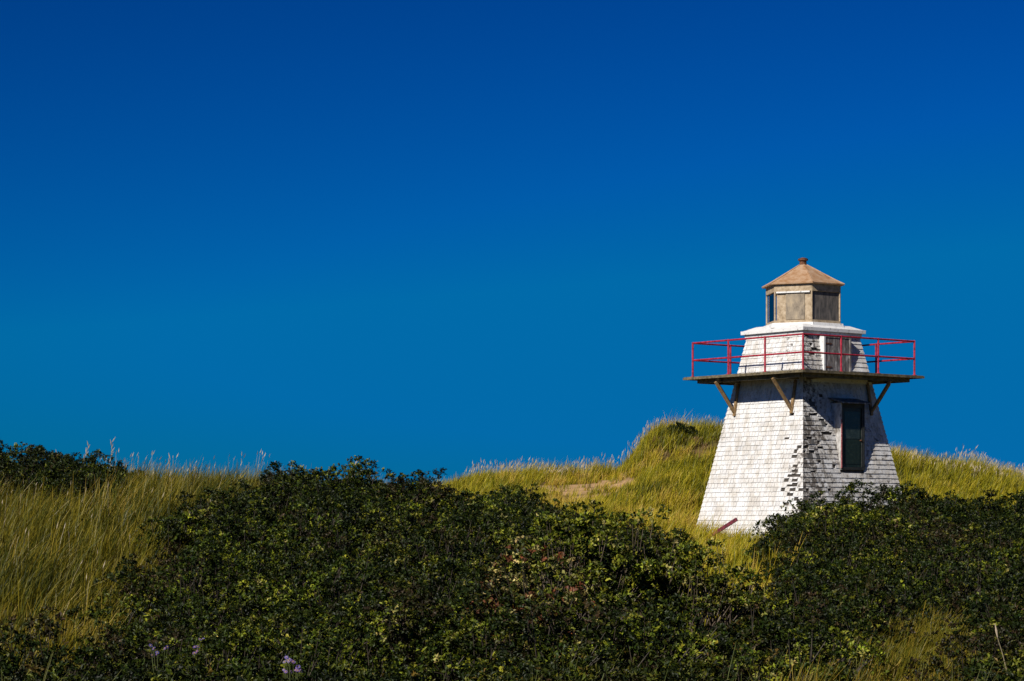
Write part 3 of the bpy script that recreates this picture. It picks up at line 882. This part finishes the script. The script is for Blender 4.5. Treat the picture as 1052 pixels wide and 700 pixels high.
def field(name, label, clumps, per, h, wdt, seed, palette, parent=None, seeds=0.0, wind=(-.2, .45), seedh=1.25, seedl=.16, segs=3, keep=None, seedw=.022):
    r = np.random.default_rng(seed)
    cx, cy = clumps
    N = len(cx) * per
    ci = np.repeat(np.arange(len(cx)), per)
    ox = r.normal(0, .09, N); oy = r.normal(0, .09, N)
    x = cx[ci] + ox; y = cy[ci] + oy
    if keep is not None:
        k = keep(x, y); x, y, ox, oy, ci = x[k], y[k], ox[k], oy[k], ci[k]; N = len(x)
    z = H(x, y) - .03
    ch = r.uniform(.5, 1.35, len(cx))[ci] * (.55 + .9 * noise(cx, cy, 1.2, 93, 2))[ci] * (.75 + .5 * noise(x, y, 4, 91, 2))
    ch = ch * (1 - .5 * np.clip(1.6 - ((bearing(x, y) - 600) / 50) ** 2 - ((y - 96) / 8) ** 2, 0, 1))
    hh = h * ch * r.uniform(.55, 1.15, N)
    ang = np.arctan2(oy, ox) * 1.0
    vx = np.cos(ang) * .5 + math.cos(wind[0]) * wind[1] * 1.6 + r.normal(0, .3, N); vy = np.sin(ang) * .5 + math.sin(wind[0]) * wind[1] * 1.6 + r.normal(0, .3, N)
    ang = np.arctan2(vy, vx)
    lean = np.clip(r.normal(.38, .2, N), .03, 1.0)
    pal = np.array(palette)   # rows: base rgb, tip rgb
    t = (noise(cx, cy, 2.2, 55, 3)[ci] - .5) * 1.5 + .12 + r.random(N) * .28 + r.random(len(cx))[ci] * .47
    j = np.clip((t * len(pal)).astype(int), 0, len(pal) - 1)
    cb = pal[j, :3] * r.uniform(.8, 1.2, (N, 1)); ct = pal[j, 3:] * r.uniform(.8, 1.2, (N, 1))
    acc = Acc(); acc.add(*grass_arrays(x, y, z, hh, lean, ang, np.full(N, wdt), cb, ct, r, segs))
    if seeds > 0:
        n = int(len(cx) * seeds); s_ = r.choice(len(cx), n, replace=True)
        x = cx[s_] + r.normal(0, .12, n); y = cy[s_] + r.normal(0, .12, n)
        if keep is not None: k = keep(x, y); x, y = x[k], y[k]; n = len(x)
        z = H(x, y) - .03
        hs = h * r.uniform(seedh * .72, seedh * 1.12, n) * (.45 + 1.1 * noise(x, y, 1.8, 95, 2))
        lean = np.clip(r.normal(.14, .1, n), 0, .5); ang = r.normal(wind[0], .6, n)
        c1 = np.tile(np.array([.22, .20, .07]), (n, 1)); c2 = np.tile(np.array([.50, .42, .24]), (n, 1))
        acc.add(*grass_arrays(x, y, z, hs, lean, ang, np.full(n, wdt * .55), c1, c2, r, segs))
        ld = np.stack([np.cos(ang), np.sin(ang), np.zeros(n)], 1)
        tip = np.stack([x, y, z], 1) + np.array([0, 0, 1.]) * (hs * (1 - .28 * lean))[:, None] + ld * (hs * lean)[:, None]
        d = norm(ld * (lean * 1.6 + .12)[:, None] + np.array([0, 0, 1.]) + r.normal(size=(n, 3)) * .1)
        col = np.array([.60, .50, .33]) * r.uniform(.75, 1.25, (n, 1))
        acc.add(*seed_arrays(tip - d * .04, d, np.full(n, seedl) * r.uniform(.7, 1.2, n), np.full(n, seedw), col, r))
    o = acc.build(name, M['grassblade'])
    tag(o, label, "grass", kind="stuff")
    return o

def clumps(pxr, yr, n, seed, test):
    r = np.random.default_rng(seed)
    Y = np.sqrt(r.uniform(yr[0] ** 2, yr[1] ** 2, n)); px = r.uniform(*pxr, n)
    x = (px - HX) / F * Y
    ok = test(px, Y, x)
    return x[ok], Y[ok]

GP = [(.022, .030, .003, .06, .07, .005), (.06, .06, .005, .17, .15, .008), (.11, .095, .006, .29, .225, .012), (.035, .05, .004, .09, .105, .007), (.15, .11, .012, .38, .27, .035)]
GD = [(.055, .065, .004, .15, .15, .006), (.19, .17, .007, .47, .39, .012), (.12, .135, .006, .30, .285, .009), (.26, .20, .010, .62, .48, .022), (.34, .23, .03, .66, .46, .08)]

def t_left(px, Y, x):
    return ~is_shrub(x, Y) & (sand_amount(x, Y) < .55) & (px < 520) & (noise(x, Y, .9, 64, 2) > .33)
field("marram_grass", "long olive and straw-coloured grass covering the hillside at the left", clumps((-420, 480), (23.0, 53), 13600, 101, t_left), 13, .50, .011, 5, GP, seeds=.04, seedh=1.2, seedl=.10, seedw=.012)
def t_dune(px, Y, x):
    s = sand_amount(x, Y); r = np.random.default_rng(8)
    return ~is_shrub(x, Y) & ((r.random(len(px)) > s * 1.15) | (r.random(len(px)) < .10)) & (noise(x, Y, 1.1, 63, 2) > .28)
def not_tower(x, y):
    dx = x - TX; dy = y - TY; a = 45 * math.pi / 180 + BEAR
    lx = dx * math.cos(a) - dy * math.sin(a); ly = dx * math.sin(a) + dy * math.cos(a)
    return (np.maximum(np.abs(lx), np.abs(ly)) > 2.75)
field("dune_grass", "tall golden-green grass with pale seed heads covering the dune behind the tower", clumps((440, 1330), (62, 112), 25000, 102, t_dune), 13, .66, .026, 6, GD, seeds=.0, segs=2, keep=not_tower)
def t_crest(px, Y, x):
    return (noise(x, Y, 2.2, 66, 2) > .38) & not_tower(x, Y)
field("dune_grass", "pale seed stalks fringing the dune top against the sky", clumps((480, 1330), (104.5, 110.5), 1080, 103, t_crest), 6, .62, .022, 7, GD, seeds=3.2, seedh=1.15, seedl=.20, segs=2, seedw=.028)
def t_foot(px, Y, x): return ~is_shrub(x, Y)
field("meadow_grass", "golden-green grass in the hollow between the shrubs at the tower's foot", clumps((670, 850), (30, 64), 3600, 106, t_foot), 12, .5, .018, 10, GD, segs=2)
def t_scarp(px, Y, x): return noise(x, Y, .7, 67, 2) > .42
field("dead_grass", "dead brown grass hanging over the eroded edge left of the gallery", clumps((652, 745), (100.8, 104.0), 420, 107, t_scarp), 9, .26, .024, 12, [(.13, .08, .025, .30, .19, .07), (.20, .12, .04, .42, .27, .11), (.07, .05, .015, .18, .12, .04)], segs=2)
def t_lcrest(px, Y, x): return ~is_shrub(x, Y) & (noise(x, Y, 1.2, 68, 2) > .4)
field("marram_grass", "pale-tipped grass standing along the left skyline", clumps((-60, 345), (44.5, 50.5), 750, 108, t_lcrest), 8, .52, .010, 13, GD, seeds=.9, seedh=1.15, seedl=.11, seedw=.016)
def t_gap(px, Y, x): return ~is_shrub(x, Y) & (Y < 30)
field("meadow_grass", "golden grass filling the small gaps between the shrubs at lower right", clumps((780, 1060), (18.5, 28.5), 3000, 104, t_gap), 16, .36, .008, 8, [(.09, .08, .006, .26, .20, .012), (.06, .065, .005, .16, .15, .010), (.15, .11, .012, .40, .27, .03)])
def t_mix(px, Y, x): return is_shrub(x, Y) & (noise(x, Y, 1.5, 71, 2) > .5)
field("meadow_grass", "thin green blades rising through the low scrub along the bottom", clumps((-60, 1110), (17.5, 24), 2400, 105, t_mix), 6, .48, .007, 9, [(.06, .08, .02, .13, .16, .03), (.08, .09, .02, .2, .2, .05)])

# ------------------------------------------------------------------ single stalks and flowers
def stalk(px, Y, h, label, group=None, lean=.1, seed=0, branch=5, col=(.45, .37, .22)):
    r = np.random.default_rng(seed + 900)
    x = at(px, Y); z = float(H(x, Y))
    b = MB(); p = Vector((0, 0, -.03)); top = None
    pts = []
    for k in range(6):
        t = k / 5; pts.append(Vector((lean * h * t * t, .02 * math.sin(t * 3), h * t)))
    b.tint = (col[0] * .8, col[1] * .8, col[2] * .7)
    for k in range(5): b.tube(pts[k], pts[k + 1], .009 * (1 - k * .14), .009 * (1 - (k + 1) * .14), 5)
    o = b.build("dry_stalk", M['grassblade'], tinted=True)
    o.location = (x, Y, z); tag(o, label, "stalk", group)
    s = MB(); s.tint = (min(col[0] * 1.3, .8), min(col[1] * 1.25, .75), col[2] * 1.3)
    for k in range(max(branch, 1)):
        t = 1.0 if branch == 0 else .72 + .28 * k / max(1, branch - 1); q = Vector((lean * h * t * t, 0, h * t))
        a = r.uniform(0, 6.28); d = Vector((math.cos(a) * .5 + .25, math.sin(a) * .5, 1)).normalized()
        if branch == 0: d = Vector((lean, 0, 1)).normalized()
        s.tube(q, q + d * .06, .004, .010, 5); s.tube(q + d * .06, q + d * .13, .010, .002, 5)
    s.build("seed_head", M['grassblade'], o, tinted=True)
stalk(81, 47.5, .85, "dry stalk leaning right over the left crest, shorter one of the tall pair", lean=.22, seed=1)
stalk(113, 47.5, .95, "tallest dry stalk on the left crest against the sky", lean=.04, seed=2)
stalk(58, 47.5, .68, "lone thin upright stalk on the crest nearest the left edge of the photo", lean=.02, seed=3, branch=3)
stalk(172, 47.8, .66, "thin pale stalk on the crest between the tall pair and the big mound", lean=.08, seed=4, branch=3)
stalk(355, 37.2, .85, "thin forked stalk rising from the top of the big shrub mound", lean=.18, seed=5, branch=4)
stalk(1040, 22.6, .75, "pale dry stalk leaning left among the dark shrubs at the right edge", lean=-.18, seed=6, branch=0, col=(.5, .42, .28))

def aster(px, Y, label, nfl, spread, seed, up=.62, petal=(.20, .14, .33)):
    r = np.random.default_rng(seed)
    x = at(px, Y); z = float(H(x, Y))
    root = empty("aster_plant", (x, Y, z)); tag(root, label, "flowers")
    st = MB()
    st.tint = (.08, .10, .03)
    for k in range(nfl):
        fl = MB()
        a = r.uniform(0, 6.28); rr = spread * math.sqrt(r.random())
        tip = Vector((rr * math.cos(a), rr * math.sin(a) * .7, up + r.uniform(-.07, .10)))
        st.tube((tip.x * .2, tip.y * .2, 0), tip * .98, .004, .0025, 4)
        nrm = Vector((r.normal(0, .35), -.75 + r.normal(0, .2), .65)).normalized(); s = nrm.orthogonal().normalized(); t = nrm.cross(s)
        c = [p_ * r.uniform(.8, 1.25) for p_ in petal]; fl.tint = tuple(min(.9, v_) for v_ in c)
        R_ = r.uniform(.015, .022)
        for q in range(9):
            aa = 6.283 * q / 9; dv = s * math.cos(aa) + t * math.sin(aa); sv = s * -math.sin(aa) + t * math.cos(aa)
            fl.add([tip + dv * .004, tip + dv * R_ * .7 + sv * .006, tip + dv * R_, tip + dv * R_ * .7 - sv * .006], [(0, 1, 2, 3)])
        fl.tint = (.65, .42, .06); fl.tube(tip - nrm * .002, tip + nrm * .005, .0055, .004, 6)
        fl.build("flower_head", M['petal'], root, tinted=True)
    st.build("stems", M['petal'], root, tinted=True);
aster(300, 21.4, "cluster of small lilac asters in the scrub at the bottom, below the big mound", 18, .10, 21)
aster(164, 22.3, "dim purple asters at lower left, left one of the two small groups", 7, .09, 22, petal=(.12, .08, .24))
aster(205, 22.4, "dim purple asters at lower left, right one of the two small groups", 6, .07, 23, petal=(.14, .09, .26))
